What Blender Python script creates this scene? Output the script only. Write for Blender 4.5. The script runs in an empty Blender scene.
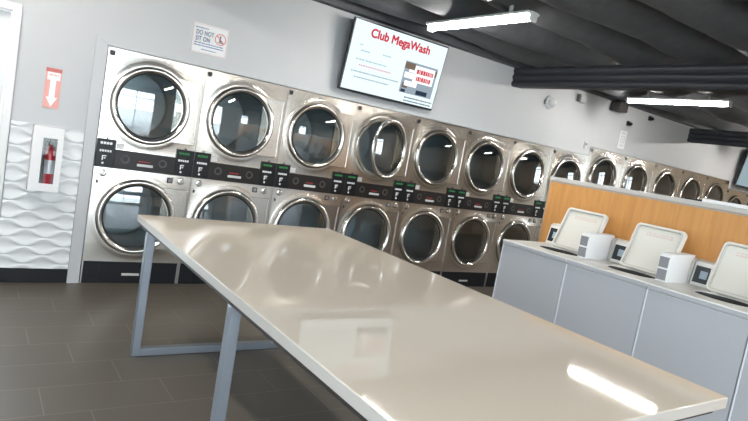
import bpy, bmesh, math, random
from mathutils import Vector, Matrix, noise
random.seed(7)
PI = math.pi
S = bpy.context.scene
COL = S.collection

# ------------------------------------------------------------------ materials
MATS = {}
def new_mat(name):
    m = bpy.data.materials.new(name); m.use_nodes = True
    MATS[name] = m
    nt = m.node_tree
    return m, nt, nt.nodes.get('Principled BSDF'), nt.nodes.get('Material Output')

def pmat(name, col, rough=.5, metal=0., spec=.5, noise_amt=0., noise_scale=20., bump=0., bump_scale=60., bump_detail=3., coat=0., emit=None, estr=0., rough_var=0.):
    m, nt, b, out = new_mat(name)
    b.inputs['Base Color'].default_value = (*col, 1)
    b.inputs['Roughness'].default_value = rough
    b.inputs['Metallic'].default_value = metal
    b.inputs['Specular IOR Level'].default_value = spec
    b.inputs['Coat Weight'].default_value = coat
    if emit:
        b.inputs['Emission Color'].default_value = (*emit, 1)
        b.inputs['Emission Strength'].default_value = estr
    tc = nt.nodes.new('ShaderNodeTexCoord')
    if noise_amt or rough_var:
        n = nt.nodes.new('ShaderNodeTexNoise'); n.inputs['Scale'].default_value = noise_scale
        n.inputs['Detail'].default_value = 4
        nt.links.new(tc.outputs['Object'], n.inputs['Vector'])
        if noise_amt:
            r = nt.nodes.new('ShaderNodeMapRange')
            r.inputs['To Min'].default_value = 1 - noise_amt; r.inputs['To Max'].default_value = 1 + noise_amt
            nt.links.new(n.outputs['Fac'], r.inputs['Value'])
            mx = nt.nodes.new('ShaderNodeVectorMath'); mx.operation = 'SCALE'
            mx.inputs[0].default_value = col
            nt.links.new(r.outputs[0], mx.inputs['Scale'])
            nt.links.new(mx.outputs[0], b.inputs['Base Color'])
        if rough_var:
            r = nt.nodes.new('ShaderNodeMapRange')
            r.inputs['To Min'].default_value = max(0, rough - rough_var); r.inputs['To Max'].default_value = rough + rough_var
            nt.links.new(n.outputs['Fac'], r.inputs['Value'])
            nt.links.new(r.outputs[0], b.inputs['Roughness'])
    if bump:
        n = nt.nodes.new('ShaderNodeTexNoise'); n.inputs['Scale'].default_value = bump_scale; n.inputs['Detail'].default_value = bump_detail
        nt.links.new(tc.outputs['Object'], n.inputs['Vector'])
        bp = nt.nodes.new('ShaderNodeBump'); bp.inputs['Strength'].default_value = bump; bp.inputs['Distance'].default_value = .02
        nt.links.new(n.outputs['Fac'], bp.inputs['Height'])
        nt.links.new(bp.outputs[0], b.inputs['Normal'])
    return m

def emat(name, col, strength):
    m, nt, b, out = new_mat(name)
    nt.nodes.remove(b)
    e = nt.nodes.new('ShaderNodeEmission'); e.inputs[0].default_value = (*col, 1); e.inputs[1].default_value = strength
    nt.links.new(e.outputs[0], out.inputs[0])
    return m

def panemat(name, tint, gloss_min, rough=.02, ior=1.5):
    """Clear sheet glass: tinted straight-through light plus a Fresnel mirror."""
    m, nt, b, out = new_mat(name)
    nt.nodes.remove(b)
    t = nt.nodes.new('ShaderNodeBsdfTransparent'); t.inputs[0].default_value = (*tint, 1)
    g = nt.nodes.new('ShaderNodeBsdfGlossy'); g.inputs['Roughness'].default_value = rough
    f = nt.nodes.new('ShaderNodeFresnel'); f.inputs[0].default_value = ior
    a = nt.nodes.new('ShaderNodeMath'); a.operation = 'ADD'; a.inputs[1].default_value = gloss_min; a.use_clamp = True
    mx = nt.nodes.new('ShaderNodeMixShader')
    nt.links.new(f.outputs[0], a.inputs[0]); nt.links.new(a.outputs[0], mx.inputs[0])
    nt.links.new(t.outputs[0], mx.inputs[1]); nt.links.new(g.outputs[0], mx.inputs[2])
    nt.links.new(mx.outputs[0], out.inputs[0])
    return m

def M(nt, op, a, b=None, c=None):
    n = nt.nodes.new('ShaderNodeMath'); n.operation = op
    for i, v in enumerate((a, b, c)):
        if v is None: continue
        if isinstance(v, (int, float)): n.inputs[i].default_value = v
        else: nt.links.new(v, n.inputs[i])
    return n.outputs[0]

def floor_mat():
    """Dark 0.61 x 0.305 m tiles in a one-third running bond."""
    m, nt, b, out = new_mat('floor_tile')
    tc = nt.nodes.new('ShaderNodeTexCoord'); sp = nt.nodes.new('ShaderNodeSeparateXYZ')
    nt.links.new(tc.outputs['Object'], sp.inputs[0])
    X, Y = sp.outputs[0], sp.outputs[1]
    v = M(nt, 'DIVIDE', M(nt, 'ADD', Y, 1.625), -.3025)     # row number grows towards the viewer
    row = M(nt, 'FLOOR', v); fv = M(nt, 'FRACT', v)
    u = M(nt, 'SUBTRACT', M(nt, 'DIVIDE', M(nt, 'ADD', X, .043), .612), M(nt, 'MULTIPLY', row, .3333))
    cu = M(nt, 'FLOOR', u); fu = M(nt, 'FRACT', u)
    du = M(nt, 'MULTIPLY', M(nt, 'MINIMUM', fu, M(nt, 'SUBTRACT', 1, fu)), .612)
    dv = M(nt, 'MULTIPLY', M(nt, 'MINIMUM', fv, M(nt, 'SUBTRACT', 1, fv)), .3025)
    d = M(nt, 'MINIMUM', du, dv)
    g = M(nt, 'LESS_THAN', d, .0022)
    cb = nt.nodes.new('ShaderNodeCombineXYZ'); nt.links.new(cu, cb.inputs[0]); nt.links.new(row, cb.inputs[1])
    wn = nt.nodes.new('ShaderNodeTexWhiteNoise'); nt.links.new(cb.outputs[0], wn.inputs[0])
    ns = nt.nodes.new('ShaderNodeTexNoise'); ns.inputs['Scale'].default_value = 5; ns.inputs['Detail'].default_value = 6
    mp = nt.nodes.new('ShaderNodeMapping'); mp.inputs['Scale'].default_value = (1, 4, 1)
    nt.links.new(tc.outputs['Object'], mp.inputs[0]); nt.links.new(mp.outputs[0], ns.inputs['Vector'])
    k = M(nt, 'ADD', M(nt, 'MULTIPLY', wn.outputs['Value'], .12), M(nt, 'MULTIPLY', ns.outputs['Fac'], .5))
    mixc = nt.nodes.new('ShaderNodeMix'); mixc.data_type = 'RGBA'
    nt.links.new(k, mixc.inputs[0])
    mixc.inputs[6].default_value = (*FLOOR_A, 1); mixc.inputs[7].default_value = (*FLOOR_B, 1)
    mg = nt.nodes.new('ShaderNodeMix'); mg.data_type = 'RGBA'
    nt.links.new(g, mg.inputs[0]); nt.links.new(mixc.outputs[2], mg.inputs[6]); mg.inputs[7].default_value = (*GROUT, 1)
    nt.links.new(mg.outputs[2], b.inputs['Base Color'])
    rr = M(nt, 'ADD', M(nt, 'MULTIPLY', ns.outputs['Fac'], .2), .27)
    nt.links.new(rr, b.inputs['Roughness'])
    b.inputs['Specular IOR Level'].default_value = .35
    return m

def wood_mat(name, c1, c2):
    m, nt, b, out = new_mat(name)
    tc = nt.nodes.new('ShaderNodeTexCoord'); mp = nt.nodes.new('ShaderNodeMapping')
    mp.inputs['Scale'].default_value = (3, 9, .9)
    nt.links.new(tc.outputs['Object'], mp.inputs[0])
    n = nt.nodes.new('ShaderNodeTexNoise'); n.inputs['Scale'].default_value = 3; n.inputs['Detail'].default_value = 8
    n.inputs['Distortion'].default_value = .6
    nt.links.new(mp.outputs[0], n.inputs['Vector'])
    r = nt.nodes.new('ShaderNodeValToRGB')
    r.color_ramp.elements[0].position = .3; r.color_ramp.elements[0].color = (*c1, 1)
    r.color_ramp.elements[1].position = .7; r.color_ramp.elements[1].color = (*c2, 1)
    nt.links.new(n.outputs['Fac'], r.inputs[0]); nt.links.new(r.outputs[0], b.inputs['Base Color'])
    b.inputs['Roughness'].default_value = .42
    return m

FLOOR_A, FLOOR_B, GROUT = (.098, .084, .066), (.178, .154, .124), (.21, .185, .152)
EXPO = 0.34
LAMP = 92.0
SKY = 10.5

pmat('wall_paint', (.56, .57, .585), .6, noise_amt=.02, noise_scale=3, bump=.04, bump_scale=180)
pmat('trim_paint', (.56, .57, .585), .45)
pmat('white_paint', (.82, .82, .82), .4)
pmat('wave_white', (.80, .81, .82), .35)
pmat('black_rubber', (.02, .02, .022), .5, bump=.05)
pmat('base_black', (.010, .011, .014), .4, spec=.25)
pmat('panel_black', (.009, .009, .010), .35, spec=.25)
pmat('strip_black', (.016, .013, .012), .38, spec=.3)
pmat('steel', (.63, .59, .54), .25, metal=1, bump=.10, bump_scale=1.6, bump_detail=0., rough_var=.04, noise_scale=6)
pmat('steel_dark', (.42, .40, .38), .35, metal=1)
pmat('chrome', (.71, .68, .635), .22, metal=1)
pmat('drum_steel', (.55, .57, .58), .45, metal=.7, noise_amt=.1, noise_scale=40)
pmat('gasket', (.012, .012, .013), .4)
pmat('label_grey', (.62, .62, .60), .4)
pmat('mark_white', (.75, .75, .75), .5, emit=(1, 1, 1), estr=.12)
emat('led_green', (.12, .55, .2), .32)
emat('led_white', (.85, .9, .95), .8)
pmat('mark_red', (.5, .03, .03), .5)
pmat('dial_grey', (.05, .045, .045), .4)
panemat('dryer_glass', (.66, .74, .76), .13, .03)
panemat('window_glass', (.93, .96, .97), .0)
pmat('table_top', (.68, .605, .505), .042, spec=.30, noise_amt=.05, noise_scale=260, rough_var=.006)
pmat('table_edge', (.40, .375, .345), .35)
pmat('table_steel', (.26, .285, .32), .36, metal=.75)
pmat('table_under', (.022, .018, .016), .5)
pmat('washer_front', (.425, .43, .45), .42, bump=.02, bump_scale=8)
pmat('washer_white', (.74, .725, .685), .33)
pmat('lid_cream', (.68, .66, .60), .36)
pmat('gasket_shade_grey', (.52, .505, .46), .5)
pmat('highlight_white', (.62, .63, .66), .3)
pmat('lid_print', (.62, .50, .44), .5)
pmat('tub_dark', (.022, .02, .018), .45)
pmat('display_dark', (.02, .024, .028), .15)
pmat('display_blue', (.30, .38, .44), .3)
pmat('coin_grey', (.22, .22, .235), .4, noise_amt=.15, noise_scale=90)
wood_mat('maple', (.50, .235, .07), (.60, .30, .10))
pmat('cap_grey', (.50, .49, .47), .35)
pmat('cap_edge', (.36, .33, .29), .4)
pmat('ceiling_fabric', (.088, .094, .104), .7, noise_amt=.3, noise_scale=7, bump=.25, bump_scale=14)
pmat('beam_fabric', (.020, .023, .030), .6, noise_amt=.2, noise_scale=6, bump=.12, bump_scale=12)
pmat('lamp_housing', (.75, .75, .73), .4)
emat('lamp_lens', (1.0, .965, .905), LAMP)
pmat('tv_black', (.012, .012, .014), .3)
pmat('sign_white', (.82, .83, .84), .35)
pmat('sign_blue', (.09, .15, .36), .45)
pmat('sign_red', (.68, .16, .14), .45)
pmat('sign_dark', (.06, .06, .10), .5)
pmat('arrow_red', (.80, .38, .34), .45)
pmat('arrow_dark', (.50, .12, .11), .45)
pmat('ext_red', (.55, .015, .03), .3)
pmat('ext_label', (.62, .66, .70), .4)
pmat('ext_dark', (.03, .03, .035), .4)
pmat('cabinet_white', (.84, .83, .83), .4)
pmat('cabinet_inner', (.10, .10, .12), .5)
panemat('acrylic', (.96, .96, .96), .0)
pmat('speaker_black', (.02, .018, .017), .5, noise_amt=.3, noise_scale=120)
pmat('plate_grey', (.66, .67, .69), .4)
pmat('dome_dark', (.20, .20, .21), .15)
pmat('concrete', (.55, .55, .53), .8, noise_amt=.1, noise_scale=2)
pmat('brown_wall', (.72, .59, .45), .6, noise_amt=.15, noise_scale=2)
pmat('alu_frame', (.10, .10, .11), .4, metal=.6)
for nm, col, st in (('scr_bg', (.80, .95, 1.0), 1.02), ('scr_white', (.98, 1, 1), 1.1), ('scr_cyan', (.55, .85, .90), .95), ('scr_red', (.72, .05, .08), .8),
                    ('scr_grey', (.42, .55, .62), .75), ('scr_pink', (.85, .42, .48), .85), ('scr_brown', (.33, .25, .20), .55), ('scr_photo', (.50, .60, .70), .62),
                    ('scr_navy', (.05, .09, .14), .5), ('scr_far', (.46, .60, .66), .62), ('scr_mark', (.45, .62, .68), .85)):
    emat(nm, col, st * .90)
floor_mat()

# ------------------------------------------------------------------ mesh helpers
class MB:
    def __init__(s): s.v = []; s.f = []; s.sm = []
    def add(s, vs, fs, smooth=False):
        o = len(s.v); s.v += [tuple(p) for p in vs]
        for f in fs: s.f.append([i + o for i in f]); s.sm.append(smooth)
        return s
    def box(s, x0, x1, y0, y1, z0, z1, bev=0., mat=None, seg=2):
        if x0 > x1: x0, x1 = x1, x0
        if y0 > y1: y0, y1 = y1, y0
        if z0 > z1: z0, z1 = z1, z0
        bm = bmesh.new()
        vs = [bm.verts.new(((x0, x1)[i & 1], (y0, y1)[i >> 1 & 1], (z0, z1)[i >> 2 & 1])) for i in range(8)]
        for q in ((0, 2, 3, 1), (4, 5, 7, 6), (0, 1, 5, 4), (2, 6, 7, 3), (0, 4, 6, 2), (1, 3, 7, 5)): bm.faces.new([vs[i] for i in q])
        if bev > 0:
            b = min(bev, .49 * min(x1 - x0, y1 - y0, z1 - z0))
            bmesh.ops.bevel(bm, geom=list(bm.edges), offset=b, segments=seg, affect='EDGES', profile=.5)
        bm.verts.index_update()
        P = [v.co.copy() for v in bm.verts]
        if mat is not None: P = [mat @ p for p in P]
        F = [[v.index for v in f.verts] for f in bm.faces]
        bm.free()
        return s.add(P, F)
    def quad(s, a, b, c, d): return s.add([a, b, c, d], [(0, 1, 2, 3)])
    def lathe(s, prof, cx=0, cz=0, n=56, axis='y', cap0=False, cap1=False, smooth=True):
        """prof: (radius, along-axis) pairs."""
        P = []; F = []
        k = len(prof)
        for i in range(n):
            a = 2 * PI * i / n
            for r, t in prof:
                if axis == 'y': P.append((cx + r * math.cos(a), t, cz + r * math.sin(a)))
                else: P.append((cx + r * math.cos(a), cz + r * math.sin(a), t))
        for i in range(n):
            j = (i + 1) % n
            for q in range(k - 1):
                F.append((i * k + q, j * k + q, j * k + q + 1, i * k + q + 1))
        s.add(P, F, smooth)
        if cap0: s.add([P[i * k] for i in range(n)], [tuple(range(n))])
        if cap1: s.add([P[i * k + k - 1] for i in range(n)], [tuple(range(n))[::-1]])
        return s
    def loops(s, loops, cap0=False, cap1=False, smooth=False, closed=True):
        n = len(loops[0]); o = len(s.v)
        P = [p for l in loops for p in l]; F = []
        for a in range(len(loops) - 1):
            for i in range(n if closed else n - 1):
                j = (i + 1) % n
                F.append((a * n + i, a * n + j, (a + 1) * n + j, (a + 1) * n + i))
        s.add(P, F, smooth)
        if cap0: s.add(loops[0], [tuple(range(n))[::-1]])
        if cap1: s.add(loops[-1], [tuple(range(n))])
        return s
    def tube(s, pts, r, n=10):
        L = []
        pts = [Vector(p) for p in pts]
        for i, p in enumerate(pts):
            d = (pts[min(i + 1, len(pts) - 1)] - pts[max(i - 1, 0)]).normalized()
            u = d.orthogonal().normalized() if i == 0 else (u - d * u.dot(d)).normalized()
            w = d.cross(u)
            L.append([p + r * (math.cos(2 * PI * k / n) * u + math.sin(2 * PI * k / n) * w) for k in range(n)])
        return s.loops(L, True, True, True)
    def build(s, name, mat, parent=None, loc=None):
        me = bpy.data.meshes.new(name)
        me.from_pydata(s.v, [], s.f)
        bm = bmesh.new(); bm.from_mesh(me)
        bmesh.ops.remove_doubles(bm, verts=bm.verts, dist=1e-5)
        bmesh.ops.recalc_face_normals(bm, faces=bm.faces)
        bm.to_mesh(me); bm.free()
        if any(s.sm):
            for p in me.polygons: p.use_smooth = True
            me.set_sharp_from_angle(angle=math.radians(38))
        me.materials.append(MATS[mat])
        o = bpy.data.objects.new(name, me); COL.objects.link(o)
        if parent: o.parent = parent
        if loc: o.location = loc
        return o

def tag(o, label=None, cat=None, group=None, kind=None):
    if label: o['label'] = label
    if cat: o['category'] = cat
    if group: o['group'] = group
    if kind: o['kind'] = kind
    return o
def thing(name, label, cat, loc=(0, 0, 0), rz=0, group=None):
    o = bpy.data.objects.new(name, None); COL.objects.link(o)
    o.empty_display_size = .1
    o.location = loc; o.rotation_euler = (0, 0, rz)
    return tag(o, label, cat, group)
def struct(o): o['kind'] = 'structure'; return o
def copy_tree(o, parent=None):
    c = o.copy(); COL.objects.link(c)
    if parent: c.parent = parent
    for ch in list(o.children): copy_tree(ch, c)
    return c
def box_obj(name, mat, b, parent=None, bev=.004): return MB().box(*b, bev=bev).build(name, mat, parent)

def text_obj(name, body, size, mat, parent, loc, rot, align='LEFT', bold=0., sx=1., depth=.0006):
    cu = bpy.data.curves.new(name, 'FONT'); cu.body = body; cu.size = size; cu.align_x = align
    cu.extrude = depth; cu.space_character = 1.08 if size < .1 else 1.0
    t = bpy.data.objects.new(name, cu); COL.objects.link(t)
    bpy.context.view_layer.update()
    me = bpy.data.meshes.new_from_object(t.evaluated_get(bpy.context.evaluated_depsgraph_get()))
    bpy.data.objects.remove(t)
    me.materials.clear(); me.materials.append(MATS[mat])
    me.transform(Matrix.Diagonal((sx, 1, 1, 1)))
    if bold:
        bm = bmesh.new()
        for (dx, dy) in ((-bold, 0), (bold, 0), (0, bold), (0, -bold), (-bold * .7, bold * .7), (bold * .7, bold * .7), (-bold * .7, -bold * .7), (bold * .7, -bold * .7)):
            c = me.copy(); c.transform(Matrix.Translation((dx, dy, 0))); bm.from_mesh(c); bpy.data.meshes.remove(c)
        bm.to_mesh(me); bm.free()
    o = bpy.data.objects.new(name, me); COL.objects.link(o)
    o.parent = parent; o.location = loc; o.rotation_euler = rot
    return o

def rrect(w, h, r, n=6, cx=0, cy=0):
    P = []
    for (sx, sy, a0) in ((1, 1, 0), (-1, 1, PI / 2), (-1, -1, PI), (1, -1, 1.5 * PI)):
        for k in range(n + 1):
            a = a0 + PI / 2 * k / n
            P.append((cx + sx * (w / 2 - r) + r * math.cos(a), cy + sy * (h / 2 - r) + r * math.sin(a)))
    return P

def holed_plate(x0, x1, z0, z1, cx, cz, rings, to3, n=72):
    """Rectangle with an elliptical hole; rings: (rx, rz, depth) from the rim inwards; to3(u, v, d) gives the 3D point."""
    ang = [2 * PI * i / n for i in range(n)]
    ang += [math.atan2(z - cz, x - cx) % (2 * PI) for x in (x0, x1) for z in (z0, z1)]
    ang = sorted(set(round(a, 6) for a in ang))
    out = []
    for a in ang:
        c, s_ = math.cos(a), math.sin(a)
        t = 1e9
        if c > 1e-9: t = min(t, (x1 - cx) / c)
        if c < -1e-9: t = min(t, (x0 - cx) / c)
        if s_ > 1e-9: t = min(t, (z1 - cz) / s_)
        if s_ < -1e-9: t = min(t, (z0 - cz) / s_)
        out.append(to3(cx + t * c, cz + t * s_, 0.))
    L = [out]
    for rx, rz, d in rings:
        L.append([to3(cx + rx * math.cos(a), cz + rz * math.sin(a), d) for a in ang])
    return L

# ------------------------------------------------------------------ camera (solved from the photo)
F_PX = 583.135
yaw, pit, rol = 0.62084, -0.10343, 0.17565
cam_loc = Vector((-0.8646, -5.1757, 1.5156))
fw = Vector((math.sin(yaw) * math.cos(pit), math.cos(yaw) * math.cos(pit), math.sin(pit)))
r0 = Vector((math.cos(yaw), -math.sin(yaw), 0)); u0 = r0.cross(fw)
rt = math.cos(rol) * r0 + math.sin(rol) * u0
up = -math.sin(rol) * r0 + math.cos(rol) * u0
cd = bpy.data.cameras.new('camera'); cd.sensor_width = 36; cd.lens = F_PX / 748 * 36; cd.clip_start = .02; cd.clip_end = 200
co = bpy.data.objects.new('camera', cd); COL.objects.link(co)
co.matrix_world = Matrix(((rt.x, up.x, -fw.x, cam_loc.x), (rt.y, up.y, -fw.y, cam_loc.y), (rt.z, up.z, -fw.z, cam_loc.z), (0, 0, 0, 1)))
S.camera = co

# ------------------------------------------------------------------ room shell
XL, XR, YB, ZC = -3.6, 13.2, -9.2, 3.16
WY = .015                                     # painted wall surface
struct(box_obj('floor', 'floor_tile', (XL, XR, YB, 1.1, -.1, 0), bev=0))
w = MB()
w.box(-.605, -.004, WY, .14, 0, ZC)                        # pier behind the wave panel
w.box(-1.72, -.605, WY, .14, 2.10, ZC)                     # over the door
w.box(XL, -1.72, WY, .14, 0, ZC)
w.box(-.004, 6.402, WY, .14, 1.958, ZC)             # above the dryers
w.box(6.402, 10.712, WY, .14, 2.088, ZC)
w.box(10.712, 12.32, WY, .14, 1.940, ZC)
w.box(12.32, XR, WY, .14, 0, ZC)
struct(w.build('wall_back', 'wall_paint'))
w = MB(); w.box(-.42, XR, 1.0, 1.1, 0, ZC); w.box(-.52, -.42, .141, 1.1, 0, ZC); struct(w.build('wall_plant_room', 'wall_paint'))


# storefront: glass along the street on the -x side and behind the camera
def storefront(name, horizontal, fixed, a0, a1, z0, z1, n):
    fr = MB(); pn = MB()
    def bx(b, a, aa, c0, c1, d=.04):
        if horizontal: b.box(a, aa, fixed - d, fixed + d, c0, c1)
        else: b.box(fixed - d, fixed + d, a, aa, c0, c1)
    st = (a1 - a0) / n
    for i in range(n + 1): bx(fr, a0 + i * st - .03, a0 + i * st + .03, z0, z1)
    for z in (z0, z1 - .06, 2.1): bx(fr, a0 - .03, a1 + .03, z, z + .06, .035)
    o = struct(fr.build(name, 'alu_frame'))
    for i in range(n):
        p = MB()
        for (zz0, zz1) in ((z0 + .06, 2.1), (2.16, z1 - .06)):
            bx(p, a0 + i * st + .03, a0 + (i + 1) * st - .03, zz0, zz1, .003)
        p.build('pane', 'window_glass', o)
    return o
w = MB()
for (a, b, z0, z1) in ((YB, -8.7, 0, ZC), (-3.6, 1.1, 0, ZC), (-8.7, -3.6, 0, .12), (-8.7, -3.6, 2.7, ZC)): w.box(XL - .12, XL, a, b, z0, z1)
struct(w.build('wall_left', 'wall_paint'))
storefront('window_1', False, XL - .06, -8.7, -3.6, .12, 2.7, 4)
w = MB()
for (a, b, z0, z1) in ((XL - .12, -3.2, 0, ZC), (2.8, 4.7, 0, ZC), (5.5, 13.3, 0, ZC), (4.7, 5.5, 0, 1.0), (4.7, 5.5, 2.3, ZC), (-3.2, 2.8, 0, .12), (-3.2, 2.8, 2.7, ZC)): w.box(a, b, YB - .12, YB, z0, z1)
struct(w.build('wall_front', 'brown_wall'))
storefront('window_2', True, YB - .06, -3.2, 2.8, .12, 2.7, 4)
storefront('window_4', True, YB - .06, 4.7, 5.5, 1.0, 2.3, 1)
w = MB()
for (a, b, z0, z1) in ((YB, -5.4, 0, ZC), (-4.2, 1.1, 0, ZC), (-5.4, -4.2, 0, .9), (-5.4, -4.2, 2.4, ZC)): w.box(XR, XR + .12, a, b, z0, z1)
struct(w.build('wall_right', 'brown_wall'))
storefront('window_3', False, XR + .06, -5.4, -4.2, .9, 2.4, 2)
struct(box_obj('ground_outside', 'concrete', (-40, 40, -40, 40, -.16, -.101), bev=0))

# street door at the near end of the dryer wall
d = MB()
d.box(-.662, -.606, -.03, .15, 0, 2.102, .004); d.box(-1.72, -1.664, -.03, .15, 0, 2.102, .004); d.box(-1.6645, -.6615, -.03, .15, 2.046, 2.102, .004)
do = struct(d.build('door_1', 'white_paint'))
d = MB()
for b in ((-.735, -.665, .05, .10, .01, 2.04), (-1.66, -1.59, .05, .10, .01, 2.04), (-1.59, -.735, .051, .099, 1.95, 2.039), (-1.59, -.735, .051, .099, .011, .2)): d.box(*b)
lf = d.build('door_leaf', 'white_paint', do)
MB().box(-1.59, -.735, .072, .078, .2, 1.95).build('pane', 'window_glass', lf)

# grey mitred trim round the dryer bank
t = MB()
def mitre(pts_in, pts_out, y0, y1):
    a, b = pts_in, pts_out
    t.add([(a[0][0], y0, a[0][1]), (a[1][0], y0, a[1][1]), (b[1][0], y0, b[1][1]), (b[0][0], y0, b[0][1]),
           (a[0][0], y1, a[0][1]), (a[1][0], y1, a[1][1]), (b[1][0], y1, b[1][1]), (b[0][0], y1, b[0][1])],
          [(0, 1, 2, 3), (4, 7, 6, 5), (0, 4, 5, 1), (1, 5, 6, 2), (2, 6, 7, 3), (3, 7, 4, 0)])
mitre(((-.006, .0), (-.006, 1.956)), ((-.094, .0), (-.094, 2.022)), -.004, WY)
struct(t.build('trim_1', 'trim_paint'))
t = MB(); mitre(((-.005, 1.957), (6.40, 1.957)), ((-.093, 2.022), (6.40, 2.012)), -.004, WY)
struct(t.build('trim_2', 'trim_paint'))

# wave relief panel and its dark baseboard
def wave_panel():
    x0, x1, z0, z1 = -.598, -.097, .118, 1.256
    nx, nz = 90, 300; lam, amp, L, dep = .071, .028, .27, .011
    P = []; F = []
    def ridge(k, x): return z0 + k * lam + (amp if k % 2 else -amp) * math.sin(2 * PI * (x - x0) / L + .6)
    for j in range(nz + 1):
        z = z0 + (z1 - z0) * j / nz
        for i in range(nx + 1):
            x = x0 + (x1 - x0) * i / nx
            k = int((z - z0) / lam) - 2
            while ridge(k + 1, x) <= z: k += 1
            a, b = ridge(k, x), ridge(k + 1, x)
            tt = (z - a) / (b - a)
            P.append((x, WY - .014 - dep * (.5 + .5 * math.cos(2 * PI * tt)) ** 1.3, z))
    for j in range(nz):
        for i in range(nx):
            a = j * (nx + 1) + i
            F.append((a, a + 1, a + nx + 2, a + nx + 1))
    m = MB(); m.add(P, F, True)
    m.box(x0, x1, WY - .010, WY - .001, z0, z1)
    return m.build('wall_wave_panel', 'wave_white')
struct(wave_panel())
struct(box_obj('baseboard_back', 'base_black', (-.604, -.096, -.004, WY, 0, .117), bev=.003))

# ------------------------------------------------------------------ ceiling: black insulation bags sagging between joists
def ceiling():
    nx, ny = 170, 260
    y0c = -.09; sp = .60
    P = []; F = []
    for j in range(ny + 1):
        y = WY + .005 + (YB - WY) * (j / ny)
        for i in range(nx + 1):
            x = XL + (XR - XL) * i / nx
            wob = .05 * noise.noise(Vector((x * .9, y * .5, 3.1)))
            ph = (y - y0c + wob) / sp
            row = math.floor(ph)
            b = abs(math.sin(PI * ph)) ** .52
            amp = .30 * (.90 + .22 * noise.noise(Vector((x * .7, row * 7.3, 1.7))))
            z = 3.075 - amp * b
            z += .012 * noise.noise(Vector((x * 3.1, y * 6, 9))) + .008 * noise.noise(Vector((x * 9, y * 9, 2)))
            if y > y0c: z = 2.80
            P.append((x, y, z))
    for j in range(ny):
        for i in range(nx):
            a = j * (nx + 1) + i
            F.append((a, a + 1, a + nx + 2, a + nx + 1))
    m = MB(); m.add(P, F, True)
    m.box(XL - .2, XR + .2, YB - .2, .2, ZC, ZC + .08); m.box(-.52, XR + .2, .2, 1.2, ZC, ZC + .08)
    return m.build('ceiling', 'ceiling_fabric')
struct(ceiling())

def beam(x0, x1, zb, zt, name):
    """A joist beam wrapped in black fabric, tucked into three rolls."""
    n = 60; L = []
    h = (zt - zb) / 3
    prof = []
    for k in range(3):
        for q in range(7):
            a = PI * q / 6
            prof.append((-.022 * math.sin(a), zb + h * (k + q / 6)))
    for i in range(n + 1):
        y = WY + (YB + .02 - WY) * i / n
        pin = 1 - .55 * math.exp(-((y + 1.0) / .035) ** 2) - .55 * math.exp(-((y + 2.22) / .035) ** 2)
        j = lambda s: .006 * noise.noise(Vector((y * 2.2, s, 4)))
        loop = [(x0 + px * pin + j(z * 9), y, z + j(z * 5)) for px, z in prof]
        loop += [(x1, y, zt), (x1, y, zb + .01)]
        L.append(loop)
    m = MB(); m.loops(L, True, True, True)
    o = struct(m.build(name, 'beam_fabric'))
    return o
for bx0, zb in ((.10, 2.58), (4.59, 2.575), (8.96, 2.545)):
    beam(bx0, bx0 + .17, zb, zb + .235, 'ceiling_beam')

# ------------------------------------------------------------------ ceiling lights
def lamp(x, y0, y1, label, z=2.705):
    yc = (y0 + y1) / 2; hl = abs(y1 - y0) / 2
    r = thing('ceiling_light', label, 'light', (x, yc, z), 0, 'LED strip lights under the ceiling')
    MB().box(-.070, .070, -hl, hl, .046, .068, .006).build('housing', 'lamp_housing', r)
    for s in (-1, 1):
        MB().box(-.042, .042, s * hl - .012, s * hl + .012, -.008, .07, .012).build('end_cap', 'lamp_housing', r)
    L = []
    for yy in (-hl + .014, hl - .014):
        L.append([(.035 * math.cos(PI + PI * k / 14), yy, .045 + .045 * math.sin(PI + PI * k / 14)) for k in range(15)])
    MB().loops(L, True, True, True).build('diffuser', 'lamp_lens', r)
    for yy in (-hl * .6, hl * .6): MB().box(-.012, .012, yy - .012, yy + .012, .062, .30, 0).build('hanger', 'lamp_housing', r)
    return r
lamp(2.63, -.68, -1.93, 'lit LED strip light hanging from the ceiling close to the big lit screen')
lamp(6.24, -.53, -1.81, 'lit LED strip light on the ceiling beyond the first fabric wrapped beam')
lamp(-1.0, -.60, -1.95, 'added unseen LED strip light on the ceiling near the street door')  # added lamp out of view, gives the room more light
lamp(-1.0, -5.0, -6.35, 'added unseen LED strip light over the storefront end of the room')  # added row out of view, brightens table, floor and steel reflections
lamp(2.60, -5.0, -6.35, 'added unseen LED strip light over the aisle by the washers')
lamp(6.22, -5.0, -6.35, 'added unseen LED strip light over the aisle behind the partition')
lamp(10.2, -5.0, -6.35, 'added unseen LED strip light in the far corner behind the partition')
lamp(10.2, -.56, -1.9, 'lit LED strip light farthest down the ceiling, beyond the second beam')

# ------------------------------------------------------------------ stacked dryers
def dot_marks(bars):
    m = MB()
    for (x0, x1, z0, z1, y) in bars: m.box(x0, x1, y - .0012, y, z0, z1)
    return m

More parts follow.
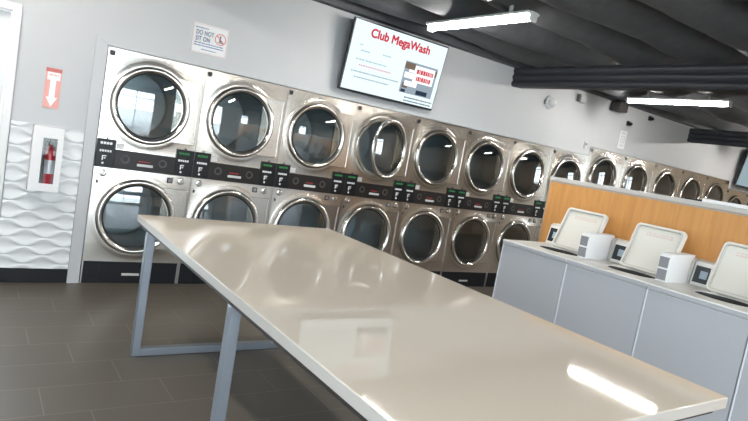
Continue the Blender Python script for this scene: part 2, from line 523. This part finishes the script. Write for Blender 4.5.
def make_dryer(Wd, H, zu, zl, rad, zp0, zp1, zbase, label, name='stacked_dryer'):
    hw = Wd / 2; k = rad / .32
    R = thing(name, label, 'dryer', (0, 0, 0), 0, 'stacked stainless dryers along the wall')
    X = lambda x: (x - .4) * Wd / .796 if False else x - .4   # numbers were measured from the dryer's own left edge
    mw = hw - .398
    # cabinet shell (sides, top, back)
    c = MB()
    for b in ((-hw, -hw + .012, .004, .93, 0.0, H), (hw - .012, hw, .004, .93, 0.0, H), (-hw, hw, .004, .93, H - .012, H), (-hw, hw, .918, .93, 0.0, H), (-hw, hw, .03, .93, (zp0 + zp1) / 2 - .01, (zp0 + zp1) / 2 + .01)): c.box(*b)
    c.build('cabinet', 'steel_dark', R)
    cx = -.020
    to3 = lambda u, v, d_: (u, d_, v)
    for nm, z0, z1, zc in (('upper_front', zp1 - .075, H, zu), ('lower_front', zbase, zp0, zl)):
        L = holed_plate(-hw, hw, z0, z1, cx, zc, [(rad * 1.165, rad * 1.165, 0), (rad * 1.12, rad * 1.12, -.0025), (rad * 1.06, rad * 1.06, -.006), (rad * 1.015, rad * 1.015, -.006), (rad * 1.0, rad * 1.0, .008), (rad * .86, rad * .86, .008), (rad * .86, rad * .86, .05)], to3)
        m = MB(); m.loops(L, smooth=True)
        rim = L[0]; m.loops([[(p[0], .02, p[2]) for p in rim], rim])
        fp = m.build(nm, 'steel', R)
        # hinge plate along the right of the door, partly under the ring
        q = rrect(.222, rad * 1.72, .012, 4, hw - .012 - .111, zc)
        MB().loops([[(a, .002, b) for a, b in q], [(a, -.0055, b) for a, b in q], [(hw - .123 + (a - hw + .123) * .97, -.009, zc + (b - zc) * .988) for a, b in q]], cap1=True).build('hinge_plate', 'steel', R)
        hs = MB()
        hs.lathe([(.0, zc - rad * .82), (.006, zc - rad * .82), (.006, zc + rad * .82), (0, zc + rad * .82)], hw - .028, -.0075, 12, axis='z')
        hs.build('hinge_rod', 'steel', R)
        # drum behind the opening
        MB().lathe([(rad * .868, .05), (rad * .95, .07), (rad * .95, .64), (rad * .9, .66), (.05, .68), (0.0, .66)], cx, zc, 40).build('drum', 'drum_steel', R)
        MB().lathe([(rad * .865, .05), (rad * .865, -.004), (rad * .885, -.009), (rad * .97, -.009), (rad * .985, -.004), (rad * .985, .004)], cx, zc, 64).build('porthole_rim', 'chrome', R)
        # door, origin on its hinge
        hx = cx + rad * 1.0
        ox = cx - hx
        pr = [(rad * .855, -.0095), (rad, -.0095), (rad * 1.004, -.014), (rad * .998, -.024), (rad * .98, -.031), (rad * .95, -.035), (rad * .915, -.034), (rad * .885, -.029), (rad * .868, -.021), (rad * .855, -.014), (rad * .85, .002)]
        dr = MB().lathe(pr, ox, 0, 72).build('door', 'chrome', R, (hx, 0, zc))
        MB().lathe([(rad * .858, -.013), (rad * .845, -.0135), (rad * .825, -.010), (rad * .820, .0), (rad * .835, .004)], ox, 0, 64).build('gasket', 'gasket', dr)
        g = []
        nr = 10
        for i in range(nr + 1):
            rr = rad * .832 * i / nr
            g.append((rr, -.008 - .014 * (1 - (i / nr) ** 2)))
        MB().lathe(g, ox, 0, 56).build('glass', 'dryer_glass', dr)
    # control band: two keypads and the strip between them
    kw = .145
    for s, nm, mt in ((-1, 'keypad', 'led_green'), (1, 'keypad', 'led_green')):
        xa, xb = (-hw + .001, -hw + kw) if s < 0 else (hw - kw - .015, hw - .001)
        kp = MB().box(xa, xb, -.012, .02, zp0, zp1, .004).build(nm, 'panel_black', R)
        x1 = xa + .024
        bars = [(x1 + i * .0235, x1 + i * .0235 + .018, zp1 - .043, zp1 - .024, -.0122) for i in range(4)]
        dot_marks(bars).build('display', mt, kp)
        mk = [(x1 + i * .019, x1 + i * .019 + .013, zp1 - .105, zp1 - .088, -.0122) for i in range(5)]
        mk += [(x1 + .022, x1 + .055, zp1 - .142, zp1 - .134, -.0122), (x1 + .022, x1 + .031, zp1 - .175, zp1 - .142, -.0122), (x1 + .036, x1 + .05, zp1 - .16, zp1 - .152, -.0122), (x1 + .024, x1 + .04, zp1 - .205, zp1 - .190, -.0122)]
        dot_marks(mk).build('key_legend', 'mark_white', kp)
        MB().box((xa + xb) / 2 - .006, (xa + xb) / 2 + .006, -.010, .0, zp1, zp1 + .014, .002).build('latch_pin', 'gasket', R)
    st = MB().box(-hw + kw - .002, hw - kw - .013, -.006, .02, zp0, zp1 - .075, .002).build('control_strip', 'strip_black', R)
    dot_marks([(-.060 + i * .013, -.060 + i * .013 + .010, zp0 + .078, zp0 + .086, -.0062) for i in range(7)]).build('red_lettering', 'mark_red', st)
    MB().box(-.072, .058, -.0078, -.005, zp0 + .040, zp0 + .062, .001).build('nameplate', 'label_grey', st)
    for dx in (-.17, .135):
        MB().lathe([(.020, -.0062), (.026, -.0085), (.034, -.0085), (.036, -.006)], dx, zp0 + .085, 24).build('dial', 'dial_grey', st)
    MB().box(-hw + kw + .006, -hw + kw + .062, -.003, .003, zp1 - .068, zp1 - .022, .001).build('rating_label', 'label_grey', R)
    # locks and button under the band
    for dx in (-hw + .072, hw - .086):
        lk = MB().lathe([(.0, -.010), (.014, -.010), (.017, -.014), (.027, -.012), (.031, 0)], dx, zp0 - .048, 28).build('lock', 'chrome', R)
        MB().box(dx - .003, dx + .003, -.0115, -.009, zp0 - .058, zp0 - .038).build('keyhole', 'gasket', lk)
    bt = MB().box(hw - .206, hw - .158, -.004, .002, zp0 - .072, zp0 - .026, .002).build('coin_return', 'panel_black', R)
    MB().box(hw - .198, hw - .166, -.0055, -.003, zp0 - .064, zp0 - .034, .001).build('button', 'coin_grey', bt)
    MB().box(-hw + .028, -hw + .044, -.003, .002, zp0 - .135, zp0 - .110, .001).build('vent_plug', 'gasket', R)
    MB().box(-hw + .012, -hw + .052, -.003, .002, H - .062, H - .022, .001).build('corner_badge', 'gasket', R)
    # black plinth with a bright pull
    pb = MB().box(-hw, hw, .006, .9, 0.001, zbase - .002, .004)
    pb.box(-hw + .132, -hw + .136, .004, .008, .01, zbase - .01)
    pl = pb.build('plinth', 'base_black', R)
    MB().box(-.078, .066, -.004, .008, .070, .090, .003).build('pull', 'label_grey', pl)
    return R

P0 = .80
dry = make_dryer(.796, 1.950, 1.540, .590, .32, .985, 1.218, .192, 'stacked stainless dryer closest to the fire extinguisher, against the grey corner trim')
labels = [None,
    'second stacked stainless dryer from the fire extinguisher, beside the one at the grey corner trim',
    'stacked stainless dryer just before the one with its porthole door ajar',
    'stacked stainless dryer with its upper porthole door ajar, below the lit screen',
    'stacked stainless dryer next after the one with the porthole door ajar',
    'second stacked stainless dryer past the one with the door ajar',
    'stacked stainless dryer rising just beside the free end of the orange partition',
    'last low stacked dryer before the taller ones, lower half behind the orange partition']
cols = [dry]
for n in range(1, 8):
    c = copy_tree(dry); c['label'] = labels[n]; cols.append(c)
for n, c in enumerate(cols): c.location = (P0 * n + .4, 0, 0)
# the first one's near keypad reads white
for ch in cols[0].children:
    if ch.name.startswith('keypad'):
        g = [q for q in ch.children if q.name.startswith('display')][0]
        if min(v.co.x for v in g.data.vertices) < -.2:
            g.data = g.data.copy(); g.data.materials[0] = MATS['led_white']
for ch in cols[3].children:
    if ch.name.startswith('door') and ch.location.z > 1:
        ch.rotation_euler = (0, 0, math.radians(20))
big = make_dryer(.855, 2.080, 1.655, .63, .335, 1.06, 1.30, .20, 'first of the taller stacked dryers, showing over the orange partition below the white wall plate')
big_labels = [None, 'second of the taller stacked dryers showing over the partition, counted from the low ones',
    'middle one of the five taller stacked dryers showing over the partition',
    'fourth of the taller stacked dryers showing over the partition',
    'farthest of the five taller stacked dryers, its top over the partition near the second screen']
for n in range(5):
    c = big if n == 0 else copy_tree(big)
    if n: c['label'] = big_labels[n]
    c.location = (6.405 + .862 * n + .43, 0, 0)
for n in range(2):
    c = copy_tree(dry)
    c['label'] = ('low stacked dryer directly past the five taller ones, under the second screen', 'farthest low stacked dryer, at the very end of the bank')[n]
    c.location = (10.715 + .8 * n + .4, 0, -.018); c.scale = (1, 1, 1)
    c.location.z = 0; c.scale.z = .99

# ------------------------------------------------------------------ signs and things on the wall
RX = (PI / 2, 0, 0)                             # text facing -y
def plate(name, mat, x0, x1, z0, z1, label, cat, y=WY, th=.005, shear=0, group=None):
    o = MB().box(x0, x1, y - th, y - .0005, z0, z1, .001).build(name, mat)
    return tag(o, label, cat, group)
# notice DO NOT SIT ON
x0, x1, z0, z1 = .640, .950, 2.070, 2.318
yw = WY
sg = thing('wall_sign', 'white notice with blue DO NOT SIT ON lettering and a red prohibition ring', 'sign', ((x0 + x1) / 2, yw, z0))
hx = (x1 - x0) / 2; hh = z1 - z0
MB().box(-hx, hx, -.006, -.0005, 0, hh, .001).build('board', 'sign_white', sg)
text_obj('lettering', 'DO NOT', .056, 'sign_blue', sg, (-hx + .026, -.0066, hh - .094), RX, bold=.0008, sx=.66)
text_obj('lettering', 'SIT ON', .056, 'sign_blue', sg, (-hx + .026, -.0066, hh - .146), RX, bold=.0008, sx=.68)
m = MB()
m.lathe([(.043, -.0062), (.043, -.0072), (.050, -.0072), (.050, -.0062)], .090, hh - .098, 40)
mt = Matrix.Translation((.090, -.0067, hh - .098)) @ Matrix.Rotation(math.radians(42), 4, 'Y')
m.box(-.045, .045, -.0006, .0006, -.004, .004, mat=mt)
m.build('prohibition_ring', 'sign_red', sg)
m = MB()
m.lathe([(.0, -.0064), (.008, -.0064)], .088, hh - .074, 16)
for b in ((.080, .093, hh - .112, hh - .084), (.082, .112, hh - .118, hh - .108), (.104, .112, hh - .134, hh - .116), (.070, .100, hh - .128, hh - .121)): m.box(b[0], b[1], -.0066, -.006, b[2], b[3])
m.build('sitting_figure', 'sign_dark', sg)
fr = MB()
for b in ((-hx + .006, hx - .006, hh - .0085, hh - .007), (-hx + .006, hx - .006, .006, .0075), (-hx + .006, -hx + .0075, .006, hh - .006), (hx - .0075, hx - .006, .006, hh - .006)): fr.box(b[0], b[1], -.0066, -.006, b[2], b[3])
fr.build('border_line', 'sign_red', sg)
def word_row(m, x0, x1, z, h, y, rnd):
    x = x0
    while x < x1:
        w = rnd.uniform(.010, .030)
        m.box(x, min(x + w, x1), y - .0006, y, z, z + h); x += w + .006
rnd = random.Random(4)
m = MB()
for (a, b, z, h) in ((-hx + .02, -hx + .13, hh - .040, .009), (-hx + .02, hx - .03, .080, .009), (-hx + .02, hx - .03, .060, .009), (-hx + .09, hx - .09, .030, .007)):
    m = MB(); word_row(m, a, b, z, h, -.006, rnd); m.build('small_print', 'sign_blue', sg)

# red arrow sign over the extinguisher
ax0, ax1, az0, az1 = -.408, -.300, 1.390, 1.695
ar = thing('arrow_sign', 'pale red sign with a white arrow pointing down, above the fire extinguisher cabinet', 'sign', ((ax0 + ax1) / 2, WY, az0))
hw_, hh = (ax1 - ax0) / 2, az1 - az0
MB().box(-hw_, hw_, -.004, -.0005, 0, hh - .02, .001).build('board', 'arrow_red', ar)
MB().box(-hw_, hw_, -.005, -.0005, hh - .028, hh, .001).build('top_band', 'arrow_dark', ar)
m = MB()
m.box(-.042, .046, -.0055, -.0042, hh - .090, hh - .030)
m.add([(x, y, z) for y in (-.0058, -.0044) for x, z in ((-.020, hh - .085), (.020, hh - .085), (.020, .085), (.040, .085), (0, .012), (-.040, .085), (-.020, .085))],
      [(0, 1, 2, 3, 4, 5, 6), tuple(range(13, 6, -1))] + [(i, (i + 1) % 7, 7 + (i + 1) % 7, 7 + i) for i in range(7)])
m.build('arrow', 'sign_white', ar)
m = MB(); word_row(m, -.032, .036, hh - .056, .010, -.0055, rnd); m.build('small_print', 'arrow_red', ar)

# fire extinguisher cabinet
cx0, cx1, cz0, cz1 = -.455, -.248, .757, 1.252
cab = thing('extinguisher_cabinet', 'white wall cabinet with a narrow window, on the wave relief panel', 'cabinet', ((cx0 + cx1) / 2, WY - .0255, cz0))
hw_, hh = (cx1 - cx0) / 2, cz1 - cz0
dp = .105
m = MB()
for b in ((-hw_, -hw_ + .008, -dp + .008, 0, 0, hh), (hw_ - .008, hw_, -dp + .008, 0, 0, hh), (-hw_, hw_, -dp + .008, 0, 0, .008), (-hw_, hw_, -dp + .008, 0, hh - .008, hh)): m.box(*b)
m.build('housing', 'cabinet_white', cab)
MB().box(-hw_ + .008, hw_ - .008, -.008, -.001, .008, hh - .008).build('back_panel', 'cabinet_inner', cab)
wx0, wx1, wz0, wz1 = -.034, .062, .060, hh - .085
m = MB()
for b in ((-hw_, wx0, 0, hh), (wx1, hw_, 0, hh), (wx0, wx1, 0, wz0), (wx0, wx1, wz1, hh)): m.box(b[0], b[1], -dp, -dp + .008, b[2], b[3], 0)
dd = m.build('door', 'cabinet_white', cab)
MB().box(wx0, wx1, -dp + .003, -dp + .005, wz0, wz1).build('pane', 'acrylic', dd)
ex = thing('fire_extinguisher', 'small red fire extinguisher seen through the window of the white cabinet', 'fire extinguisher', ((cx0 + cx1) / 2 + .024, WY - .03 - .057, cz0 + .0085))
MB().lathe([(0, 0), (.037, 0), (.041, .006), (.041, .30), (.032, .325), (.014, .338), (.014, .352), (0, .352)], 0, 0, 28, axis='z').build('tank', 'ext_red', ex)
MB().lathe([(.0412, .13), (.0416, .13), (.0416, .235), (.0412, .235)], 0, 0, 28, axis='z').build('label', 'ext_label', ex)
m = MB(); m.box(-.014, .014, -.014, .014, .352, .378, .004); m.box(-.010, .010, -.036, .03, .380, .388, .002); m.box(-.010, .010, -.04, .02, .398, .406, .002); m.box(-.008, .008, .01, .026, .376, .405, .002)
m.build('valve', 'ext_dark', ex)
MB().tube([(-.012, 0, .365), (-.03, -.005, .362), (-.036, -.012, .33), (-.037, -.018, .25), (-.036, -.02, .10), (-.034, -.02, .06)], .006).build('hose', 'ext_dark', ex)

# ------------------------------------------------------------------ televisions (tilted forward on the wall)
def television(xa, xb, zb, zt, yb, yt, label, rich):
    xc = (xa + xb) / 2; W = xb - xa
    t = thing('television', label, 'television', (xc, yb, zb))
    t.rotation_euler = (math.atan2(yb - yt, zt - zb), 0, 0)       # top leans out
    H = math.hypot(zt - zb, yb - yt)
    m = MB(); m.box(-W / 2, W / 2, 0, .035, 0, H, .006); m.box(-W * .3, W * .3, .03, .06, H * .2, H * .6, .01)
    m.build('casing', 'tv_black', t)
    sx0, sx1, sz0, sz1 = -W / 2 + .014, W / 2 - .012, .022, H - .014
    sc = MB().box(sx0, sx1, -.002, .002, sz0, sz1).build('screen', 'scr_bg' if rich else 'scr_far', t)
    ba = MB(); ba.box(-.10, .10, .061, .075, H * .15, H * .5, .003); ba.box(-.06, .06, .06, .10, H * .28, H * .42, .003)
    ba.build('wall_bracket', 'tv_black', t)
    SW, SH = sx1 - sx0, sz1 - sz0
    px = lambda u: sx0 + u * SW
    pz = lambda v: sz1 - v * SH
    def patch(name, mat, u0, u1, v0, v1, y=-.003):
        return MB().box(px(u0), px(u1), y, -.0018, pz(v1), pz(v0)).build(name, mat, sc)
    if rich:
        text_obj('lettering', 'Club MegaWash', .118, 'scr_red', sc, (px(.165), -.0032, pz(.185)), RX, bold=.0045, sx=.98)
        rnd = random.Random(11)
        def rows(mat, lst, h):
            for (u0, u1, v) in lst:
                m = MB(); word_row(m, px(u0), px(u1), pz(v), h * SH, -.0022, rnd)
                m.build('small_print', mat, sc)
        rows('scr_mark', ((.09, .12, .34), (.11, .20, .42), (.33, .42, .40), (.08, .40, .55)), .02)
        rows('scr_pink', ((.12, .46, .63),), .02)
        rows('scr_grey', ((.06, .56, .73), (.10, .46, .81)), .02)
        rows('scr_navy', ((.66, .98, .925), (.66, .97, .975)), .018)
        patch('photograph', 'scr_photo', .585, .955, .365, .855)
        for q in ((.585, .70, .38, .48), (.60, .66, .70, .78), (.90, .955, .40, .5)): patch('building_in_photograph', 'scr_brown', *q, y=-.0036)
        for q in ((.70, .93, .40, .66), (.60, .70, .53, .62), (.62, .76, .66, .74), (.64, .72, .48, .52)): patch('bright_shape_in_photograph', 'scr_white', *q, y=-.0040)
        for (u0, u1, v) in ((.725, .915, .52), (.735, .90, .63)):
            m = MB(); word_row(m, px(u0), px(u1), pz(v), .07 * SH, -.0042, rnd); m.build('red_lettering', 'scr_red', sc)
        for q in ((.77, .90, .77, .84), (.60, .65, .80, .845)): patch('dark_shape_in_photograph', 'scr_navy', *q, y=-.0040)
    return t
television(2.092, 3.312, 2.040, 2.738, -.085, -.185, 'large lit screen titled Club in red letters, tilted out from the wall above the dryers', True)
television(10.78, 11.99, 2.02, 2.71, -.085, -.185, 'pale blue screen on the wall far down the room, past the second beam', False)

# ------------------------------------------------------------------ small things high on the wall
ywall = WY
cm = thing('dome_camera', 'round white dome fitting on the wall just under the first black beam', 'camera', (5.33, ywall, 2.52))
cm.scale = (.8, .8, .8)
MB().lathe([(.105, -.001), (.105, -.03), (.098, -.038), (.075, -.040)], 0, 0, 32, cap1=True).build('base', 'plate_grey', cm)
MB().lathe([(.078, -.04), (.074, -.07), (.055, -.095), (.028, -.108), (0, -.112)], .012, 0, 28).build('dome', 'white_paint', cm)
MB().box(-.125, -.04, -.05, -.001, -.05, .03, .012).build('side_shell', 'dome_dark', cm)
bx = thing('junction_box', 'small white box with a dark side, between dome fitting and black speaker', 'box', (5.96, ywall, 2.68))  # junction box fixed to the wall
MB().box(-.045, .06, -.05, -.001, -.045, .05, .006).build('housing', 'plate_grey', bx)
MB().box(-.085, -.045, -.045, -.001, -.04, .06, .005).build('dark_side', 'dome_dark', bx)
sp = thing('speaker', 'black speaker mounted high on the wall, just past the first black beam', 'speaker', (6.73, ywall, 2.655))
MB().box(-.12, .10, -.18, -.03, .0, .125, .008).build('cabinet', 'speaker_black', sp)
m = MB()
for i in range(4): m.box(-.11 + i * .052, -.068 + i * .052, -.183, -.179, .012, .113, .001)
m.build('grille', 'dial_grey', sp)
MB().box(-.03, .03, -.031, -.001, .03, .11, .003).build('bracket', 'tv_black', sp)
def small_dark(name, x, z, label, r=.032):
    o = thing(name, label, 'camera', (x, ywall, z))
    MB().box(-r, r, -.03, -.001, -r * .9, r * 1.3, .006).build('base', 'tv_black', o)
    MB().lathe([(r * .75, -.03), (r * .75, -.07), (r * .6, -.075), (0, -.075)], 0, 0, 18).build('lens', 'panel_black', o)
small_dark('wall_camera', 7.165, 2.545, 'small black fitting on the wall right above the white wall plate')
small_dark('wall_camera', 7.70, 2.715, 'small black fitting close to the ceiling, farther along than the white plate')
ps = thing('wall_plate', 'tall narrow off-white plate with faint square marks, below a small black fitting', 'plate', (7.12, ywall, 2.165))
MB().box(-.085, .085, -.006, -.001, 0, .265, .001).build('board', 'sign_white', ps)
m = MB()
for (a, b, c, d_) in ((-.05, .05, .215, .245), (-.055, -.035, .085, .19), (.035, .055, .085, .19), (-.055, .055, .085, .10), (-.055, .055, .175, .19), (-.016, .016, .12, .152), (-.05, .05, .03, .06)): m.box(a, b, -.0068, -.0055, c, d_)
m.build('mark', 'plate_grey', ps)
th = thing('thermostat', 'faint grey thermostat on the wall just above the last low dryers', 'thermostat', (6.27, ywall, 2.04))
MB().box(-.032, .032, -.022, -.001, 0, .095, .005).build('housing', 'plate_grey', th)
MB().box(-.020, .020, -.0235, -.021, .05, .08, .001).build('display', 'coin_grey', th)

# ------------------------------------------------------------------ folding table
TX0, TX1, TY0, TY1, TZ = .053, 1.462, -1.381, -4.307, .856
tb = thing('folding_table', 'long cream topped folding table on blue grey steel frames', 'table', ((TX0 + TX1) / 2, (TY0 + TY1) / 2, 0))
tw, tl = (TX1 - TX0) / 2, (TY0 - TY1) / 2
th_ = .042
q = rrect(2 * tw, 2 * tl, .006, 3)
qi = rrect(2 * tw - .004, 2 * tl - .004, .005, 3)
MB().loops([[(a, b, TZ - .0012) for a, b in qi], [(a, b, TZ) for a, b in rrect(2 * tw - .006, 2 * tl - .006, .004, 3)]], cap1=True).build('tabletop', 'table_top', tb)
MB().loops([[(a, b, TZ - th_) for a, b in qi], [(a, b, TZ - th_ + .002) for a, b in q], [(a, b, TZ - .003) for a, b in q], [(a, b, TZ - .0012) for a, b in qi]], cap0=True).build('edge_band', 'table_edge', tb)
MB().box(-tw + .022, tw - .022, -tl + .03, tl - .03, TZ - th_ - .03, TZ - th_ - .0005, .003).build('underframe', 'table_under', tb)
lg = .05
for yy in (-1.575, -2.975, -4.12):
    yl = yy - (TY0 + TY1) / 2
    for s in (-1, 1):
        xx = s * (tw - .046)
        MB().box(xx - lg / 2, xx + lg / 2, yl - lg / 2, yl + lg / 2, 0.0, TZ - th_ - .031, .004).build('leg', 'table_steel', tb)
    if yy > -2:
        MB().box(-tw + .046 + lg / 2, tw - .046 - lg / 2, yl - lg / 2, yl + lg / 2, 0.0, lg, .004).build('floor_rail', 'table_steel', tb)

# ------------------------------------------------------------------ top-load washers and the orange partition
WX0, WX1, WZ, WP = 2.87, 3.585, .966, .645
def make_washer(label):
    R = thing('top_load_washer', label, 'washer', (0, 0, 0), 0, 'white top-load washers in a row')
    # local: x from the front face, y runs from the dryer end (0) to -WP, z up
    w_ = WP - .003
    MB().box(0.004, WX1 - WX0, -w_, 0, .06, WZ - .038, .008, seg=3).build('cabinet', 'washer_front', R)
    MB().box(.05, WX1 - WX0 - .02, -w_ + .02, -.02, 0, .062).build('toe_base', 'base_black', R)
    # top with tub opening
    ocx, ocy = .285, -.36
    L = holed_plate(0.006, WX1 - WX0, -w_ + .006, -.006, ocx, ocy, [(.125, .185, 0), (.122, .182, -.004)], lambda u, v, d_: (u, v, WZ + d_))
    m = MB(); m.loops(L)
    e0 = L[0]
    grow = lambda p, g: (p[0] + (g if p[0] > .3 else -g) * (1 if abs(p[0] - .006) < 1e-4 or abs(p[0] - (WX1 - WX0)) < 1e-4 else 0) , p[1] + (g if p[1] > -.3 else -g) * (1 if abs(p[1] + .006) < 1e-4 or abs(p[1] + w_ - .006) < 1e-4 else 0))
    def ringz(g, z): return [(*grow(p, g), z) for p in e0]
    m.loops([ringz(.001, WZ - .037), ringz(.005, WZ - .034), ringz(.006, WZ - .006), ringz(.004, WZ - .001), e0])
    m.build('top', 'washer_white', R)
    MB().box(-.0035, .004, -w_ + .003, -.003, WZ - .033, WZ - .008, .002).build('front_lip', 'washer_front', R)
    MB().box(-.001, .010, -.013, -.004, .07, WZ - .040, .002).build('edge_highlight', 'highlight_white', R)  # lighter colour paints the light caught by the cabinet's rounded edge
    tb_ = MB(); L2 = []
    for sx_, z in ((1.085, WZ - .004), (1.07, WZ - .03), (1.25, WZ - .10), (1.3, WZ - .40)):
        L2.append([(ocx + .112 * sx_ * math.cos(2 * PI * i / 40), ocy + .17 * sx_ * math.sin(2 * PI * i / 40), z) for i in range(40)])
    tb_.loops(L2, cap1=True, smooth=True); tb_.build('tub', 'tub_dark', R)
    # opened lid leaning back on its hinge
    lw, lh = .385, .372
    ly = -.175 - lw / 2
    lid_rot = Matrix.Translation((.415, ly, WZ + .004)) @ Matrix.Rotation(math.radians(22), 4, 'Y')
    def lp(u, v, d_): return lid_rot @ Vector((d_, u, v))
    def lq(w2, h2, r, d_): return [lp(a, b, d_) for a, b in rrect(w2, h2, r, 6, 0, lh / 2)]
    m = MB()
    m.loops([lq(lw - .02, lh - .02, .03, .018), lq(lw, lh, .035, .010), lq(lw, lh, .035, -.010), lq(lw - .008, lh - .008, .032, -.024), lq(lw - .030, lh - .030, .026, -.024),
             lq(lw - .036, lh - .036, .022, -.004), lq(lw - .06, lh - .06, .018, -.002)], cap0=True, cap1=True, smooth=True)
    ld = m.build('lid', 'lid_cream', R)
    MB().loops([lq(lw - .0305, lh - .0305, .026, -.0235), lq(lw - .0305, lh - .0305, .026, -.0255), lq(lw - .046, lh - .046, .022, -.0255), lq(lw - .046, lh - .046, .022, -.004)]).build('lid_gasket_shade', 'gasket_shade_grey', ld)  # gasket ring, coloured darker to stand in for shade inside the rim
    m = MB()
    rnd = random.Random(3)
    for v, h in ((lh - .085, .010), (lh - .066, .007)):
        u = -.10
        while u < .10:
            ww = rnd.uniform(.012, .034)
            m.loops([[lp(-u, v, -.0032), lp(-u - ww, v, -.0032), lp(-u - ww, v + h, -.0032), lp(-u, v + h, -.0032)], [lp(-u, v, -.0018), lp(-u - ww, v, -.0018), lp(-u - ww, v + h, -.0018), lp(-u, v + h, -.0018)]], True, True)
            u += ww + .006
    m.build('lid_print', 'lid_print', ld)
    for s in (-1, 1): MB().box(.405, .43, ly + s * .13 - .02, ly + s * .13 + .02, WZ - .001, WZ + .02, .004).build('lid_hinge', 'washer_white', R)
    # slanted console at the back with a dark display
    cs = [(.545, WZ - .001), (.575, WZ + .165), (.60, WZ + .18), (.70, WZ + .18), (.712, WZ - .001)]
    MB().loops([[(x, -.004, z) for x, z in cs], [(x, -w_ + .004, z) for x, z in cs]], True, True).build('console', 'washer_white', R)
    sl = math.atan2(.03, .166)
    def cp(v, y, d_): return (.545 + v * math.sin(sl) - d_ * math.cos(sl), y, WZ + v * math.cos(sl) + d_ * math.sin(sl))
    def cbox(name, mat, y0, y1, v0, v1, d0, d1):
        return MB().add([cp(v, y, d_) for d_ in (d0, d1) for v in (v0, v1) for y in (y0, y1)], [(0, 1, 3, 2), (4, 6, 7, 5), (0, 4, 5, 1), (1, 5, 7, 3), (3, 7, 6, 2), (2, 6, 4, 0)]).build(name, mat, R)
    ds = cbox('display', 'display_dark', -.015, -.115, .022, .142, .0, .003)
    o = cbox('screen', 'display_blue', -.055, -.105, .055, .11, .003, .0045); o.parent = ds
    # coin box standing on the top by the far edge
    prof = [(.236, WZ), (.230, WZ + .06), (.230, WZ + .15), (.238, WZ + .182), (.258, WZ + .198), (.565, WZ + .206), (.565, WZ + .186), (.532, WZ + .166), (.522, WZ)]
    y0c, y1c = -.565, -.638
    MB().loops([[(x, y0c, z) for x, z in prof], [(x, y1c, z) for x, z in prof]], True, True).build('coin_box', 'white_paint', R)
    for (z0, z1, nm) in ((.012, .086, 'coin_slide'), (.098, .172, 'card_reader')):
        MB().box(.2275, .245, y0c - .003, y1c + .003, WZ + z0, WZ + z1, .002).build(nm, 'coin_grey', R)
    return R
wl = ['white top-load washer with its lid open, at the end of the row nearest the dryers',
      'second white top-load washer from the dryers, lid open',
      'third white top-load washer from the dryers, lid open',
      'fourth white top-load washer from the dryers, nearest the viewer']
WY0 = -1.865
wa = make_washer(wl[0])
for i in range(4):
    c = wa if i == 0 else copy_tree(wa)
    c['label'] = wl[i]; c.location = (WX0, WY0 - WP * i, 0)

PX = 3.605; PY0, PY1 = -1.645, -6.6; PZ = 1.522
pw = struct(MB().box(PX, PX + .12, PY1, PY0, 0, PZ).build('wall_partition', 'maple'))
MB().box(PX - .006, PX + .14, PY1, PY0 + .012, PZ + .0005, PZ + .034, .003).build('cap', 'cap_grey', pw)
MB().box(PX - .004, PX + .124, PY0, PY0 + .010, 0, PZ, .001).build('end_trim', 'cap_edge', pw)
MB().box(PX - .003, PX, PY1, PY0 - .001, PZ - .016, PZ - .001, .001).build('cap_moulding', 'cap_edge', pw)
st = thing('plastic_strip', 'long slim white strip with a black end lying on top of the orange partition', 'strip', (PX + .05, -2.9, PZ + .0345))
MB().box(-.03, .03, -1.5, -.11, 0, .026, .004).build('white_length', 'white_paint', st)
MB().box(-.03, .03, -.11, .02, 0, .012, .003).build('black_end', 'base_black', st)

# ------------------------------------------------------------------ light from outside
wd = bpy.data.worlds.new('daylight'); S.world = wd; wd.use_nodes = True
bg = wd.node_tree.nodes['Background']; bg.inputs[0].default_value = (.87, .935, 1.0, 1); bg.inputs[1].default_value = SKY
def portal(name, loc, rot, sx, sy):
    l = bpy.data.lights.new(name, 'AREA'); l.shape = 'RECTANGLE'; l.size = sx; l.size_y = sy; l.cycles.is_portal = True
    o = bpy.data.objects.new(name, l); COL.objects.link(o); o.location = loc; o.rotation_euler = rot
portal('daylight_portal', (XL - .14, -6.15, 1.41), (0, -PI / 2, 0), 2.6, 5.1)
portal('daylight_portal', (-.2, YB - .14, 1.41), (PI / 2, 0, 0), 6.0, 2.6)
portal('daylight_portal', (XR + .14, -4.8, 1.65), (0, PI / 2, 0), 1.5, 1.2)
portal('daylight_portal', (-1.16, .16, 1.05), (-PI / 2, 0, 0), 1.0, 2.0)

S.view_settings.view_transform = 'Standard'; S.view_settings.look = 'None'
S.view_settings.exposure = EXPO; S.view_settings.gamma = 1
S.view_settings.use_curve_mapping = False
S.cycles.use_denoising = True
S.cycles.max_bounces = 10; S.cycles.transparent_max_bounces = 12
S.cycles.caustics_reflective = False; S.cycles.caustics_refractive = False
S.cycles.sample_clamp_indirect = 6
